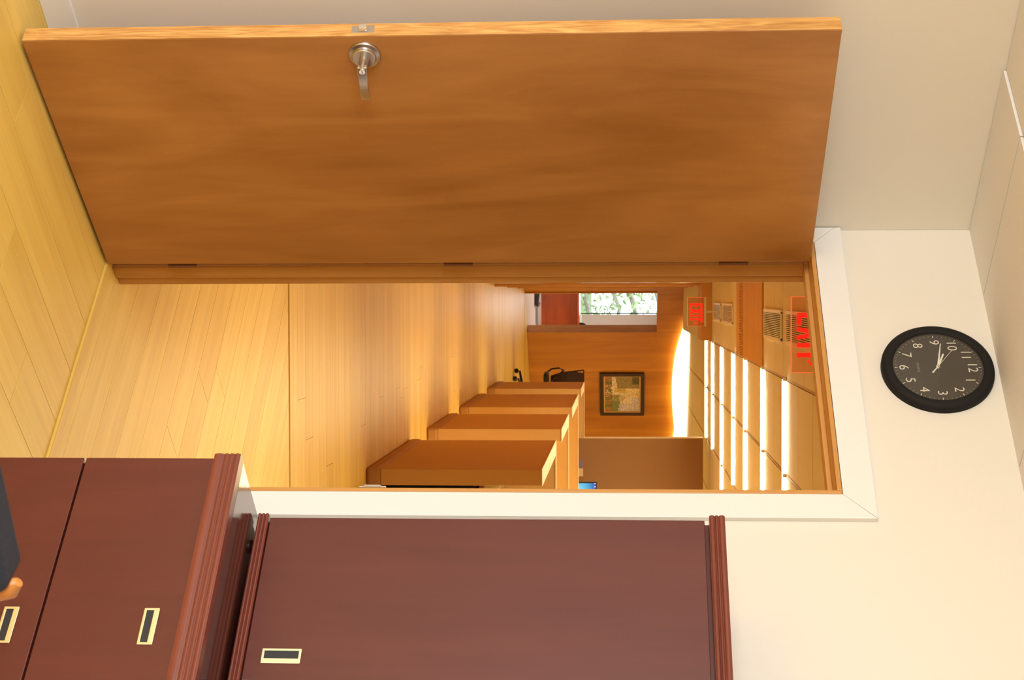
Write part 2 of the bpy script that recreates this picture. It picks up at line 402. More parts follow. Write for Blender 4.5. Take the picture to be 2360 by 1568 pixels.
# local y = 90 deg left of ld. visible face looks towards +s, i.e. -local y or +local y
ly = Vector((-ld.y, ld.x, 0)); SG = 1 if ly.dot(WS) > 0 else -1
DW, DT, DH = .876, .046, 2.062
def yy(a, b): return (min(SG*a, SG*b), max(SG*a, SG*b))
y0, y1 = yy(-DT, 0)
obj('leaf', B(0, DW-.002, y0, y1, 0, DH), M['door'], d1, .001)
obj('edge_band', B(DW-.002, DW+.001, y0+.0005, y1-.0005, .0005, DH-.0005), M['door_edge'], d1, .0008, label='paler wooden edge strip of the door')
def lever_set(side):
    yb = 0 if side > 0 else -DT
    k = SG*side
    h = MB()
    cx, cz = DW-.060, .872
    prof = [(.0415, 0), (.0415, .004), (.0395, .008), (.031, .010), (.030, .018), (.028, .020), (.0001, .020)]
    rose = MB().lathe([(r, (SG*yb) + k*hh) for r, hh in prof], 48, (cx, 0, cz), 'y')
    ro = obj('lever_handle', rose, M['steel'], d1, 0, 30, 'satin nickel lever handle')
    nk = MB().cyl((cx, SG*yb+k*.018, cz), (cx, SG*yb+k*.062, cz), .0125, .0115, 24)
    obj('neck', nk, M['steel'], ro, 0, 40)
    # lever bar: flat tapered bar running back towards the hinge
    b = MB(); pts = []
    N_ = 10
    for i in range(N_+1):
        u = i/N_; x = cx + .010 - u*.112; yv = .056 + .014*math.sin(u*1.5) - .012*u*u; hh = .0125 - .0015*u; th = .0065 - .002*u
        zc = cz - .004*u
        pts.append([(x, SG*yb+k*(yv-th), zc-hh), (x, SG*yb+k*(yv+th), zc-hh), (x, SG*yb+k*(yv+th), zc+hh), (x, SG*yb+k*(yv-th), zc+hh)])
    vs = [q for p in pts for q in p]; fs = []
    for i in range(N_):
        for j in range(4): fs.append((i*4+j, i*4+(j+1) % 4, i*4+4+(j+1) % 4, i*4+4+j))
    fs += [(0, 1, 2, 3), (N_*4, N_*4+1, N_*4+2, N_*4+3)]
    b.add(vs, fs)
    obj('lever', b, M['steel'], ro, .002, None)
    bt = MB().lathe([(.0078, SG*yb+k*.060), (.0078, SG*yb+k*.0675), (.0001, SG*yb+k*.0675)], 24, (cx, 0, cz), 'y')
    obj('lock_button', bt, M['chrome'], ro, 0, 40)
    sl = B(cx-.006, cx+.006, *sorted((SG*yb+k*.0674, SG*yb+k*.068)), cz-.0008, cz+.0008)
    obj('button_slot', sl, M['recess'], ro)
lever_set(1); lever_set(-1)
ym = (y0+y1)/2
lp = obj('latch_plate', B(DW+.0005, DW+.0025, ym-.013, ym+.013, .845, .902), M['steel'], d1, .0005, label='satin nickel latch plate')
obj('latch_bolt', MB().prism([(ym-.008, DW+.002), (ym+.008, DW+.002), (ym+.007*SG+.0, DW+.014), (ym-.003*SG, DW+.011)], 'z', .863, .883) if False else B(DW+.002, DW+.013, ym-.008, ym+.008, .863, .884), M['chrome'], lp, .003)
for z in (.852, .895): obj('screw', MB().cyl((DW+.002, ym, z), (DW+.0032, ym, z), .0035, .003, 12), M['steel'], lp)
for z in (.18, 1.0, 1.80):
    hg = MB().cyl((-.010, SG*.001, z), (-.010, SG*.001, z+.085), .0028, None, 12).box(-.010, .0, *yy(-.028, -.002), z, z+.085)
    obj('hinge', hg, M['hinge'], d1, 0, 40, 'dark brown hinge')

# ------------------------------------------------------------------ mahogany lateral file and hutch
CW = .872; CL = -2.205
def flute_profile(y, z0, z1, bumps, flip=1, depth=.0045):
    """front moulding profile: (y, z) polygon, front bulging towards -y"""
    pts = [(y+.03, z0), (y, z0)]
    tot = sum(bumps); z = z0
    for b in bumps:
        h = (z1-z0)*b/tot
        for k in range(7):
            a = math.pi*k/6; pts.append((y - depth*math.sin(a)**.6, z + h*(.04+.92*k/6)))
        z += h
    pts += [(y, z1), (y+.03, z1)]
    return pts
def pull(parent, cx, y, cz, w, h, vertical=False):
    """recessed brass pull: frame with a dark well and a scooped lip"""
    o_, i_ = (w/2, h/2), (w/2-.0052, h/2-.0052)
    lip = (.0065, 0) if vertical else (0, .0055)
    mb = MB(); yA, yB = y-.003, y+.004
    x0, x1, z0, z1 = cx-o_[0], cx+o_[0], cz-o_[1], cz+o_[1]
    a0, a1, b0, b1 = cx-i_[0], cx+i_[0]-lip[0], cz-i_[1], cz+i_[1]-lip[1]
    mb.box(x0, a0, yA, yB, z0, z1).box(a1, x1, yA, yB, z0, z1).box(a0, a1, yA, yB, z0, b0).box(a0, a1, yA, yB, b1, z1)
    hd = obj('handle', mb, M['brass'], parent, .0006, label='pale brass recessed pull')
    return hd, obj('handle_well', B(a0, a1, y-.0008, y+.002, b0, b1), M['recess'], parent, label='black well of the pull')
fc = office('filing_cabinet', 'low reddish mahogany two-drawer filing cabinet right of the door, below the hutch', 'cabinet', CL, 0, 0)
FN, FZ = -.566, .70
obj('carcass', B(0, CW, FN+.02, -.02, .0, .69), M['mahog'], fc, .001)
obj('cabinet_top', B(0, CW, FN+.0185, -.02, .69, FZ), M['mahog_top'], fc, .001, label='polished dark top')
obj('front_moulding', MB().prism(flute_profile(FN-.012, .642, .70, (1.9, 1, 1, 1.1), 1, .003), 'x', -.001, CW+.001), M['mahog_x'], fc, 0, 50, 'fluted reddish moulding')
for z0, z1 in ((.3525, .640), (.055, .3475)):
    dr = obj('drawer', B(.001, CW-.001, FN, FN+.02, z0, z1), M['mahog'], fc, .0015)
    pull(dr, CW/2, FN, z1-.061, .086, .031)
obj('plinth', B(.01, CW-.01, FN+.03, FN+.05, 0, .055), M['groove'], fc)
hu = office('storage_hutch', 'tall dark mahogany two-door hutch standing on the low filing cabinet', 'cabinet', CL+.018, 0, FZ)
HN = -.376; HW = CW-.02
HZ = .010
obj('carcass', B(0, HW, HN+.021, -.02, HZ, 1.055), M['mahog'], hu, .001)
obj('base_moulding', MB().prism(flute_profile(HN-.003, HZ-.002, .033, (1, 1, 1)), 'x', -.004, HW+.004), M['mahog_x'], hu, 0, 50, 'fluted base moulding')
obj('top_moulding', MB().prism(flute_profile(HN-.006, 1.026, 1.061, (1.2, .8, 1.4)), 'x', -.004, HW+.004), M['mahog_x'], hu, 0, 50, 'fluted top moulding')
obj('top_panel', B(-.004, HW+.004, HN+.02, -.02, 1.045, 1.061), M['mahog'], hu)
for k in (0, 1):
    a, b = (.003, HW/2-.0015) if k == 0 else (HW/2+.0015, HW-.003)
    dr = obj('cabinet_door', B(a, b, HN, HN+.019, .036, 1.016), M['mahog'], hu, .0015)
    cx = b-.058 if k == 0 else a+.058
    pull(dr, cx, HN, .113, .036, .084, True)
for x in (.05, HW-.05):
    for y in (HN+.05, -.06): obj('glide_foot', MB().cyl((x, y, 0), (x, y, HZ+.002), .018, .014, 16), M['steel'], hu, 0, 40, 'small metal glide foot')

# ------------------------------------------------------------------ text helper
def text_mesh(txt, size, thick=.0004, offset=0, align='CENTER'):
    cu = bpy.data.curves.new('t', 'FONT'); cu.body = txt; cu.size = size; cu.extrude = thick; cu.offset = offset
    cu.align_x = align; cu.align_y = 'CENTER'; cu.resolution_u = 4
    o = bpy.data.objects.new('t', cu); COL.objects.link(o)
    bpy.context.view_layer.update()
    me = bpy.data.meshes.new_from_object(o.evaluated_get(bpy.context.evaluated_depsgraph_get()))
    bpy.data.objects.remove(o); bpy.data.curves.remove(cu)
    me.materials.clear()
    return me
# ------------------------------------------------------------------ wall clock
ck = office('wall_clock', 'round black wall clock with cream numerals above the door', 'clock', -2.964, 0, 2.378)
# face looks towards -y
rim = [(.1195, -.012), (.1195, -.019), (.1225, -.0225), (.130, -.0245), (.140, -.0240), (.1475, -.019), (.150, -.010), (.150, 0), (.10, 0)]
obj('rim', MB().lathe(rim, 72), M['rim'], ck, 0, 50)
obj('dial', MB().lathe([(.0001, -.014), (.1195, -.014), (.1195, -.004), (.0001, -.004)], 72), M['dial'], ck)
MX = Matrix.Rotation(R(90), 4, 'X')
for h in range(1, 13):
    a = R(30*h); me = text_mesh(str(h), .0375, .0003, -.0004); me.materials.append(M['cream'])
    o = obj('numeral', me, None, ck); o.matrix_local = Matrix.Translation((.091*math.sin(a), -.0146, .091*math.cos(a))) @ MX
me = text_mesh('QUARTZ', .0085, .0002); me.materials.append(M['dimcream'])
o = obj('dial_print', me, None, ck); o.matrix_local = Matrix.Translation((0, -.0144, -.052)) @ MX
for k in range(60):
    a = R(6*k); c, s = math.sin(a), math.cos(a); big = k % 5 == 0
    r0, r1, w = (.1075, .1145, .0009) if big else (.1100, .1145, .0006)
    mb = MB(); px, pz = s, -c
    vs = []
    for yv in (-.0138, -.0146):
        for r, sg in ((r0, -1), (r0, 1), (r1, 1), (r1, -1)): vs.append((c*r+px*w*sg, yv, s*r+pz*w*sg))
    mb.add(vs, [(0, 1, 2, 3), (4, 5, 6, 7), (0, 1, 5, 4), (1, 2, 6, 5), (2, 3, 7, 6), (3, 0, 4, 7)])
    obj('tick', mb, M['cream'] if big else M['dimcream'], ck)
def hand(name, ang, r0, r1, w0, w1, y):
    a = R(ang); c, s = math.sin(a), math.cos(a); px, pz = s, -c; mb = MB(); vs = []
    for yv in (y, y-.0008):
        for r, w in ((r0, -w0), (r0, w0), (r1, w1), (r1, -w1)): vs.append((c*r+px*w, yv, s*r+pz*w))
    mb.add(vs, [(0, 1, 2, 3), (4, 5, 6, 7), (0, 1, 5, 4), (1, 2, 6, 5), (2, 3, 7, 6), (3, 0, 4, 7)])
    return obj(name, mb, M['cream'], ck)
hand('hour_hand', 293, -.004, .052, .0032, .0022, -.0154)
hand('minute_hand', 281.5, -.006, .086, .0028, .0012, -.0166)
sh = hand('second_hand', 307, -.004, .074, .0006, .0005, -.0178)
hand('second_hand_tail', 307, -.028, -.003, .0022, .0014, -.0178)
obj('hub', MB().lathe([(.0055, -.0142), (.0055, -.0190), (.003, -.0198), (.0001, -.0198)], 24, (0, 0, 0)), M['chrome'], ck, 0, 40)
obj('glass', MB().lathe([(.0001, -.0245), (.03, -.0241), (.06, -.0230), (.09, -.0214), (.1195, -.019)], 64), M['lens'], ck, 0, 60)

# ------------------------------------------------------------------ guest chair (only its back corner enters the picture)
def guest_chair(loc, rot):
    t = thing('guest_chair', 'dark slate-blue upholstered chair with honey wood frame beside the filing cabinet', 'chair', loc, rot)
    # local x along back, y forward (seat side), origin on floor under the middle of the back
    TOPB = CH_TOP
    def rr(x0, x1, z0, z1, r, n=6):
        pts = []
        for cx, cz, a0 in ((x1-r, z1-r, 0), (x0+r, z1-r, 90), (x0+r, z0+r, 180), (x1-r, z0+r, 270)):
            for k in range(n+1):
                a = R(a0+90*k/n); pts.append((cx+r*math.cos(a), cz+r*math.sin(a)))
        return pts
    obj('backrest', MB().prism(rr(-.230, .230, .50, TOPB-.004, .018), 'y', -.012, .045), M['fabric'], t, .009, 30, seg=4)
    obj('seat', MB().prism(rr(-.245, .245, .03, .49, .05), 'z', .40, .47), M['fabric'], t, .02, 30, seg=4)
    for sx in (-1, 1):
        x = sx*.237
        st = MB().tube([(x, -.06, 0.0), (x, -.02, .25), (x, .008, .45), (x, .008, .70), (x*1.0, .008, TOPB-.03), (x*.985, .008, TOPB-.008), (x*.95, .008, TOPB+.001)], [.016, .018, .018, .016, .014, .012, .006], 14)
        obj('rear_leg', st, M['honey'], t, 0, 60)
        obj('leg', MB().tube([(sx*.235, .47, 0), (sx*.235, .46, .40), (sx*.235, .455, .64)], [.015, .019, .018], 12), M['honey'], t, 0, 60)
        obj('armrest', MB().tube([(sx*.24, .03, .66), (sx*.245, .2, .665), (sx*.245, .40, .655), (sx*.24, .48, .64)], [.018, .022, .024, .016], 12), M['honey'], t, 0, 60)
        obj('seat_rail', B(sx*.225-.01, sx*.225+.01, .03, .46, .35, .40), M['honey'], t, .003)
    obj('front_rail', B(-.225, .225, .445, .465, .35, .40), M['honey'], t, .003)
    obj('back_rail', B(-.225, .225, .01, .03, .35, .40), M['honey'], t, .003)
    return t
CH_TOP = .862
CH_D = Vector((.889, .457, 0))
chc = OP(-.985, 1.80, 0)
guest_chair(chc - CH_D*.276, R(27.2))

# ------------------------------------------------------------------ hall shell
def struct(name, label, mb, mat, cat, bevel=0):
    return tag(obj(name, mb, mat, None, bevel), label, cat, None, 'structure')
fw_c = Vector((.921, 25.929, 0)); FA = R(40)
struct('wall_left.001', 'glossy wood panelled wall on the left of the hall', B(XL-.12, XL, 4.98, 25.0, 0, 2.7), M['veneer_gloss'], 'wall')
struct('wall_right.001', 'hall wall out of view on the right', B(XR, XR+.12, -1.4, 31, 0, 2.7), M['wall'], 'wall')
tr = thing('trim_3', 'wooden pilaster strips on the left hall wall', 'trim', (XL, 19.2, 0), 0, None, 'structure')
for y in (0, 2.1, 4.2):
    obj('pilaster', B(0, .03, y, y+.09, 0, 2.54), M['jamb'], tr, .003)
# end wall, slanting, with doorway
ew = thing('wall_far', 'wood veneered end wall of the hall', 'wall', fw_c, FA, None, 'structure')
back = MB().box(-1.45, -1.29, 0, .14, 0, 2.7).box(-.48, 6.3, .02, .14, 0, 2.7).box(-1.29, -.48, 0, .14, 2.03, 2.7)
obj('wall_core', back, M['veneer'], ew)
for a, b in ((-.478, .376), (.378, 1.232), (1.234, 2.09), (2.092, 2.95), (2.952, 3.8), (3.802, 4.66), (4.662, 6.3)):
    obj('veneer_panel', B(a+.001, b-.001, 0, .02, 0, 2.46), M['veneer'], ew, .001)
obj('header_panel', B(-1.41, -.49, -.012, 0, 2.035, 2.44), M['veneer'], ew, .001)
obj('crown_rail', B(-1.45, 2.6, -.03, 0.0, 2.455, 2.541), M['jamb_x'], ew, .002)
obj('door_jamb', B(-.492, -.478, -.02, .16, 0, 2.03), M['door'], ew, .001)
obj('door_jamb', B(-1.30, -1.288, -.02, .16, 0, 2.03), M['jamb'], ew, .001)
# hall ceiling
hc = struct('ceiling.001', 'hall ceiling of narrow tan panels', B(XL-.1, XR+.1, 4.3, 31, CEIL+.03, CEIL+.08), M['grid'], 'ceiling')
cl2 = MB().prism([(XL, 4.9), (XL, 4.3), (XR, -1.5), (XR, 4.3)], 'z', CEIL+.001, CEIL+.03)
obj('ceiling_panel', MB().prism([tuple(OP(-3.9, -.13, 0)[:2]), tuple(OP(5.0, -.13, 0)[:2]), (XR, 5.0), (XL, 5.0)], 'z', CEIL, CEIL+.03), M['hall_tile'], hc)
LY = [10.25, 11.87, 13.61, 15.12, 16.93, 18.68, 20.16]
right_y = [5.0, 6.5, 8.05, 8.80, 9.55, 10.28, 11.08, 11.90, 12.75, 13.64, 14.4, 15.15, 16.0, 16.96, 17.8, 18.71, 19.4, 20.19, 21.6, 23.2, 24.8, 26.4, 28.0, 30.0]
RX = [.515, 1.115, 1.745, 2.36, 2.975, 3.59, 4.8, XR]
g = .0055
for j in range(len(right_y)-1):
    for i in range(len(RX)-1):
        obj('ceiling_panel', B(RX[i]+g+.008, RX[i+1]-g-.008, right_y[j]+g, right_y[j+1]-g, CEIL, CEIL+.03), M['hall_tile'], hc)
for x in RX[:-1]:
    obj('ceiling_rail', B(x-.008, x+.008, 5.0, 30, CEIL, CEIL+.03), M['rail'], hc)
left_y = [(5.0, 6.6, 0), (6.6, 8.0, 0), (8.0, 9.2, 0), (9.2, 10.46, 0), (10.46, 11.06, 0), (11.06, 11.92, 0), (11.92, 12.67, 1), (12.67, 13.38, 1), (13.38, 13.86, 1), (14.3, 14.67, 1),
          (14.67, 15.6, 0), (15.6, 17.33, 0), (17.33, 18.97, 0)]
for a, b, w in left_y:
    z = CEIL - (.012 if w else 0)
    obj('ceiling_panel', B(XL, .507, a+g, b-g, z, CEIL+.03), M['slat'] if w else M['hall_tile'], hc, 0, None, 'orange wood toned ceiling panel' if w else None)
gr = MB()
obj('grille_backing', B(XL, .507, 13.86, 14.30, CEIL+.004, CEIL+.03), M['slat'], hc)
for k in range(48):
    x = XL + .004 + k*.0138
    obj('grille_bar', B(x, x+.0085, 13.87, 14.29, CEIL-.012, CEIL+.004), M['slat'], hc)
t4 = struct('trim_4', 'dark dropped beam across the left side of the hall ceiling', B(XL, .507, 18.97, 19.9, 2.42, CEIL+.02), M['slat'], 'beam')
obj('soffit_panel', B(XL, .507, 19.9, 25.3, 2.43, 2.46), M['hall_tile'], t4)

# ceiling strip lights
names = ['nearest', 'second nearest', 'third nearest', 'fourth nearest', 'fifth nearest', 'sixth nearest', 'farthest']
for k, y in enumerate(LY):
    t = thing('strip_light', 'glowing warm white strip light across the hall ceiling, %s of the seven' % names[k], 'light', (0, y, CEIL), 0)
    cols = RX[:7]
    xe = RX[2] if k in (3, 5, 6) else RX[6]
    i = 0
    xs_ = [x for x in cols if x <= xe+.01]
    for i in range(len(xs_)-1):
        obj('tube', MB().cyl((xs_[i]+.012, -.02, -.0115), (xs_[i+1]-.012, -.02, -.0115), .0072, None, 12), M['tube'], t, 0, 40)
    obj('reflector', MB().box(xs_[0], xs_[-1], .006, .012, -.027, -.001).box(xs_[0], xs_[-1], .012, .03, -.012, -.001), M['rail'], t, .001)
    for x in xs_:
        obj('lamp_holder', B(x-.014, x+.014, -.042, -.012, -.022, -.001), M['white_metal'], t, .004)
# ceiling vents on the left strip
def vent(label, x0, x1, y0, y1):
    t = thing('ceiling_vent', label, 'vent', ((x0+x1)/2, (y0+y1)/2, CEIL))
    w, h = (x1-x0)/2, (y1-y0)/2
    obj('backing', B(-w, w, -h, h, -.004, 0), M['dark_slot'], t)
    obj('frame', MB().box(-w-.012, -w+.012, -h-.01, h+.01, -.014, -.002).box(w-.014, w+.012, -h-.01, h+.01, -.014, -.002).box(-w, w, -h-.01, -h+.012, -.014, -.002).box(-w, w, h-.012, h+.01, -.014, -.002), M['slat_white'], t, .001)
    n = 13; x = -w+.016; st = (2*w-.03)/n
    for k in range(n):
        obj('slat', B(x+k*st, x+k*st+st*.5, -h+.012, h-.012, -.016, -.010), M['slat_white'], t)
vent('white slatted ceiling vent left of the near red sign', .100, .284, 10.50, 11.78)
vent('white slatted ceiling vent half hidden behind the near red sign', .100, .284, 8.6, 10.15)
vent('white slatted ceiling vent beyond the ribbed ceiling grille, nearer of the far pair', .080, .255, 15.25, 16.72)
vent('white slatted ceiling vent in front of the far red sign, farthest of all', .080, .255, 17.17, 18.33)

# ------------------------------------------------------------------ exit signs
def exit_sign(label, x0, y, z0):
    t = thing('exit_sign', label, 'sign', (x0, y, z0))
    w, h = .305, .175
    pl = obj('plate', B(0, w, 0, .008, 0, h), M['acrylic'], t)
    obj('lit_edge', MB().box(0, w, -.0005, .0085, -.004, 0).box(-.002, 0, -.0005, .0085, -.004, h).box(w, w+.002, -.0005, .0085, -.004, h), M['orange_edge'], t, label='glowing orange edge of the plate')
    obj('mount_bar', B(-.005, w+.005, -.012, .02, h, h+.022), M['hall_tile'], t, .003)
    obj('stem', B(w/2-.01, w/2+.01, -.005, .013, h+.022, CEIL-z0), M['hall_tile'], t)
    b, tp, s = .0195, .158, .019
    def poly(ps):
        obj('letter', MB().prism(ps, 'y', -.0025, 0.0), M['red'], t, label='red letter')
    poly([(.064, b), (.113, b), (.113, b+s), (.064+s, b+s), (.064+s, .080), (.106, .080), (.106, .098), (.064+s, .098), (.064+s, tp-s), (.113, tp-s), (.113, tp), (.064, tp)])
    X0, X1, m = .119, .175, (b+tp)/2; q = .019; c = (X0+X1)/2
    poly([(X0, b), (X0+q, b), (c, m-.023), (X1-q, b), (X1, b), (c+.012, m), (X1, tp), (X1-q, tp), (c, m+.023), (X0+q, tp), (X0, tp), (c-.012, m)])
    poly([(.186, b), (.204, b), (.204, tp), (.186, tp)])
    poly([(.226, b), (.244, b), (.244, tp-s), (.265, tp-s), (.265, tp), (.205+.003, tp), (.208, tp-s), (.226, tp-s)])
    o = MB().prism([(.254, .064), (.263, .064), (.289, .089), (.263, .114), (.254, .114), (.276, .089)], 'y', -.0025, 0)
    obj('arrow', o, M['red'], t, label='red arrow head')
exit_sign('red lettered clear exit sign, cut off by the door head', .003, 6.667, 2.213)
exit_sign('red lettered clear exit sign, smaller one far down the hall', .010, 17.643, 2.211)

# ------------------------------------------------------------------ cubicle partitions
PT = .104; PZ = 1.05; PX = 1.018
def partition(y0, y1, label, xend):
    t = thing('cubicle_partition', label, 'partition', (PX, y0, 0), 0, None)
    d = y1-y0
    obj('side_panel', B(.004, PT-.004, .004, d, .085, PZ-.006), M['tan_wall'], t, .004)
    obj('base_trim', B(-.004, PT+.002, -.006, d+.003, 0, .088), M['tan_base'], t, .02)
    obj('top_cap', B(0, PT, 0, d, PZ-.006, PZ), M['tan_cap'], t, .001)
    obj('cross_panel', B(PT, xend-PX, d-.09, d-.006, .03, PZ-.006), M['tan_wall'], t, .002)
    obj('cross_cap', B(PT-.004, xend-PX, d-.095, d, PZ-.006, PZ), M['tan_cap'], t, .001)
    return t
partition(9.612, 11.60, 'low tan cubicle partition, nearest of the four', 3.4)
partition(12.588, 14.20, 'low tan cubicle partition, second from the doorway', 3.4)
partition(15.076, 17.10, 'low tan cubicle partition, third from the doorway', 3.4)
partition(18.15, 19.60, 'low tan cubicle partition, farthest of the four, with the black chair behind', 1.69)
dv = struct('wall_partition', 'tall brown divider wall behind the cubicles', B(1.69, XR-.2, 19.52, 19.64, 0, 2.465), M['divider'], 'wall')
obj('edge_trim', B(1.682, 1.692, 19.515, 19.645, 0, 2.467), M['tan_cap'], dv)
# cubicle 1: desk, black pedestal, small things on the desk
dk = thing('cubicle_desk', 'brown desk top inside the nearest cubicle', 'desk', (1.80, 10.55, 0))
obj('desk_top', B(-.66, .6, -.80, .93, .66, .69), M['divider'], dk, .003)
for x, y in ((.55, -.75), (.55, .86)): obj('leg', B(x-.025, x+.025, y-.025, y+.025, 0, .66), M['black'], dk)
pd = thing('pedestal', 'black metal pedestal behind the nearest cubicle partition', 'drawer unit', (1.36, 10.0, 0))
obj('carcass', B(-.215, .2, -.21, .22, .02, .64), M['black'], pd, .004)
for k in range(3): obj('drawer', B(-.205, .19, -.226, -.21, .05+k*.195, .235+k*.195), M['black'], pd, .003)
for x in (-.18, .16):
    for y in (-.17, .18): obj('caster', MB().cyl((x-.01, y, .018), (x+.01, y, .018), .018, None, 12), M['black'], pd)
cp = tag(obj('paper_cup', MB().lathe([(.024, 0), (.032, .09), (.033, .093), (.031, .093), (.023, .004), (.0001, .004)], 24, (0, 0, 0), 'z'), M['cream'], None, 0, 40), 'small pale cup on the desk in the nearest cubicle', 'cup'); cp.location = (1.160, 9.80, .69)
st = thing('stapler', 'small dark stapler on the desk in the nearest cubicle', 'stapler', (1.18, 9.95, .69), R(75))
obj('base', B(-.07, .07, -.018, .018, 0, .012), M['black'], st, .003)
obj('arm', MB().prism([(-.065, .014), (.06, .020), (.075, .036), (.05, .048), (-.06, .042)], 'y', -.014, .014), M['tan_cap'], st, .003)

# cubicle 3: desk, monitor, and notes on the divider
dk = thing('cubicle_desk', 'brown desk under the lit monitor by the divider wall', 'desk', (2.5, 18.9, 0))
obj('desk_top', B(-.78, 1.0, -.5, .60, .71, .74), M['divider'], dk, .003)
for x in (-.7, .9): obj('desk_side', B(x-.015, x+.015, -.45, .58, 0, .71), M['divider'], dk)
mo = thing('monitor', 'flat monitor with a bright blue screen beside the door frame', 'monitor', (2.40, 18.9, .74))
obj('bezel', B(-.25, .25, 0, .03, .12, .47), M['black'], mo, .004)
scr = MB(); n = 14
m, t_, p_ = new_mat('blue_desktop'); a_ = t_.nodes.new('ShaderNodeVertexColor'); a_.layer_name = 'Col'
t_.links.new(a_.outputs[0], p_.inputs['Emission Color']); p_.inputs['Emission Strength'].default_value = 1.0; p_.inputs['Base Color'].default_value = (.01, .01, .02, 1)
def grid_pic(x0, x1, z0, z1, nx, nz, y, colfn, name, mat, parent, thick=.002):
    vs, fs, cs = [], [], []
    for i in range(nx):
        for j in range(nz):
            b = len(vs); xa, xb = x0+(x1-x0)*i/nx, x0+(x1-x0)*(i+1)/nx; za, zb = z0+(z1-z0)*j/nz, z0+(z1-z0)*(j+1)/nz
            vs += [(xa, y, za), (xb, y, za), (xb, y, zb), (xa, y, zb)]; fs.append((b, b+1, b+2, b+3)); cs.append(colfn((i+.5)/nx, (j+.5)/nz))
    b = len(vs); vs += [(x0, y+thick, z0), (x1, y+thick, z0), (x1, y+thick, z1), (x0, y+thick, z1)]; fs.append((b+3, b+2, b+1, b)); cs.append((.1, .1, .1))
    me = bpy.data.meshes.new(name); me.from_pydata(vs, [], fs)
    ca_ = me.color_attributes.new('Col', 'FLOAT_COLOR', 'CORNER')
    for poly, c in zip(me.polygons, cs):
        for li in poly.loop_indices: ca_.data[li].color = (*c, 1)
    me.materials.append(mat)
    return obj(name, me, None, parent)
def desk_col(u, v):
    d = math.hypot(u-.22, (v-.42)*1.0)
    k = max(0, 1-d*1.7)
    if v > .93 and (u*40) % 3 < 1.2: return (.6, .7, .9)
    return (.01+.25*k*k, .05+.75*k, .45+.5*k)
grid_pic(-.238, .238, .135, .458, 40, 30, -.001, desk_col, 'screen', m, mo)
obj('stand', MB().box(-.03, .03, .03, .06, .01, .3).box(-.11, .11, -.06, .12, 0, .012), M['black'], mo, .003)
for nm, x, mt, lb in (('pinned_note', 1.955, 'lavender', 'small lavender note pinned low on the tall brown divider'), ('pinned_note', 2.055, 'beige', 'small beige note pinned low on the tall brown divider, next to the lavender one')):
    o = tag(obj(nm, B(0, .095, -.003, 0, 0, .20), M[mt]), lb, 'note'); o.location = (x, 19.52, .835)

# ------------------------------------------------------------------ black office chair far down the hall
oc = thing('office_chair', 'black mesh swivel chair half hidden behind the farthest partition', 'chair', (1.30, 22.55, 0), R(0))
for k in range(5):
    a = R(72*k+160); c, s = math.cos(a), math.sin(a)
    lg = obj('leg', MB().tube([(0, 0, .11), (c*.15, s*.15, .10), (c*.29, s*.29, .075)], [.026, .02, .014], 10), M['black'], oc, 0, 50)
    obj('caster', MB().cyl((c*.29-s*.022, s*.29+c*.022, .03), (c*.29+s*.022, s*.29-c*.022, .03), .03, None, 16), M['black'], lg, 0, 40)
obj('column', MB().cyl((0, 0, .09), (0, 0, .42), .03, .022, 16), M['black'], oc, 0, 40)
obj('seat', MB().prism([(-.25, -.22), (.25, -.22), (.27, 0), (.25, .24), (-.25, .24), (-.27, 0)], 'z', .42, .48), M['black'], oc, .02, 30)
mesh_m = plain('dark_mesh_back', (.05, .022, .014), .7)
bk = []
for i in range(7):
    v = i/6; z = .50 + .46*v; w = .20 + .05*math.sin(v*3.0) + .02*v; yv = .22 + .07*v - .05*math.sin(v*math.pi)
    bk.append([(-w, yv, z), (w, yv, z), (w, yv+.022, z), (-w, yv+.022, z)])
vs = [q for p in bk for q in p]; fs = [(i*4+j, i*4+(j+1) % 4, i*4+4+(j+1) % 4, i*4+4+j) for i in range(6) for j in range(4)] + [(0, 1, 2, 3), (24, 25, 26, 27)]
obj('backrest', MB().add(vs, fs), mesh_m, oc, .006)
obj('back_frame', MB().tube([(-.275, .30, .96), (-.26, .27, .85), (-.24, .23, .72), (-.20, .22, .58), (-.12, .20, .50)], [.008, .012, .018, .014, .012], 8).tube([(-.275, .30, .96), (.275, .30, .96)], .009, 8), M['black'], oc, 0, 50)
for sx in (-1, 1):
    obj('armrest', MB().tube([(sx*.25, .16, .45), (sx*.30, .12, .52), (sx*.315, .03, .63), (sx*.30, -.1, .67), (sx*.28, .14, .69), (sx*.22, .24, .62)], .012, 8), M['black'], oc, 0, 50)

# ------------------------------------------------------------------ things on the end wall
def on_end(name, label, cat, x, off, z): 
    d = Vector((math.cos(FA), math.sin(FA), 0)); n = Vector((math.sin(FA), -math.cos(FA), 0))
    return thing(name, label, cat, fw_c + d*x + n*off + Vector((0, 0, z)), FA)
pf = on_end('framed_painting', 'dark framed painting of a village street on the end wall', 'picture', .836, 0, 1.49)
w, h, b_ = .465, .356, .058
obj('frame', MB().box(-w, -w+b_, -.05, -.003, -h, h).box(w-b_, w, -.05, -.003, -h, h).box(-w+b_, w-b_, -.05, -.003, -h, -h+b_).box(-w+b_, w-b_, -.05, -.003, h-b_, h), M['picframe'], pf, .006)
w2, h2, b2 = w-b_, h-b_, .022
obj('gilt_slip', MB().box(-w2, -w2+b2, -.035, -.003, -h2, h2).box(w2-b2, w2, -.035, -.003, -h2, h2).box(-w2+b2, w2-b2, -.035, -.003, -h2, -h2+b2).box(-w2+b2, w2-b2, -.035, -.003, h2-b2, h2), M['gilt'], pf, .003)
rng = random.Random(3)
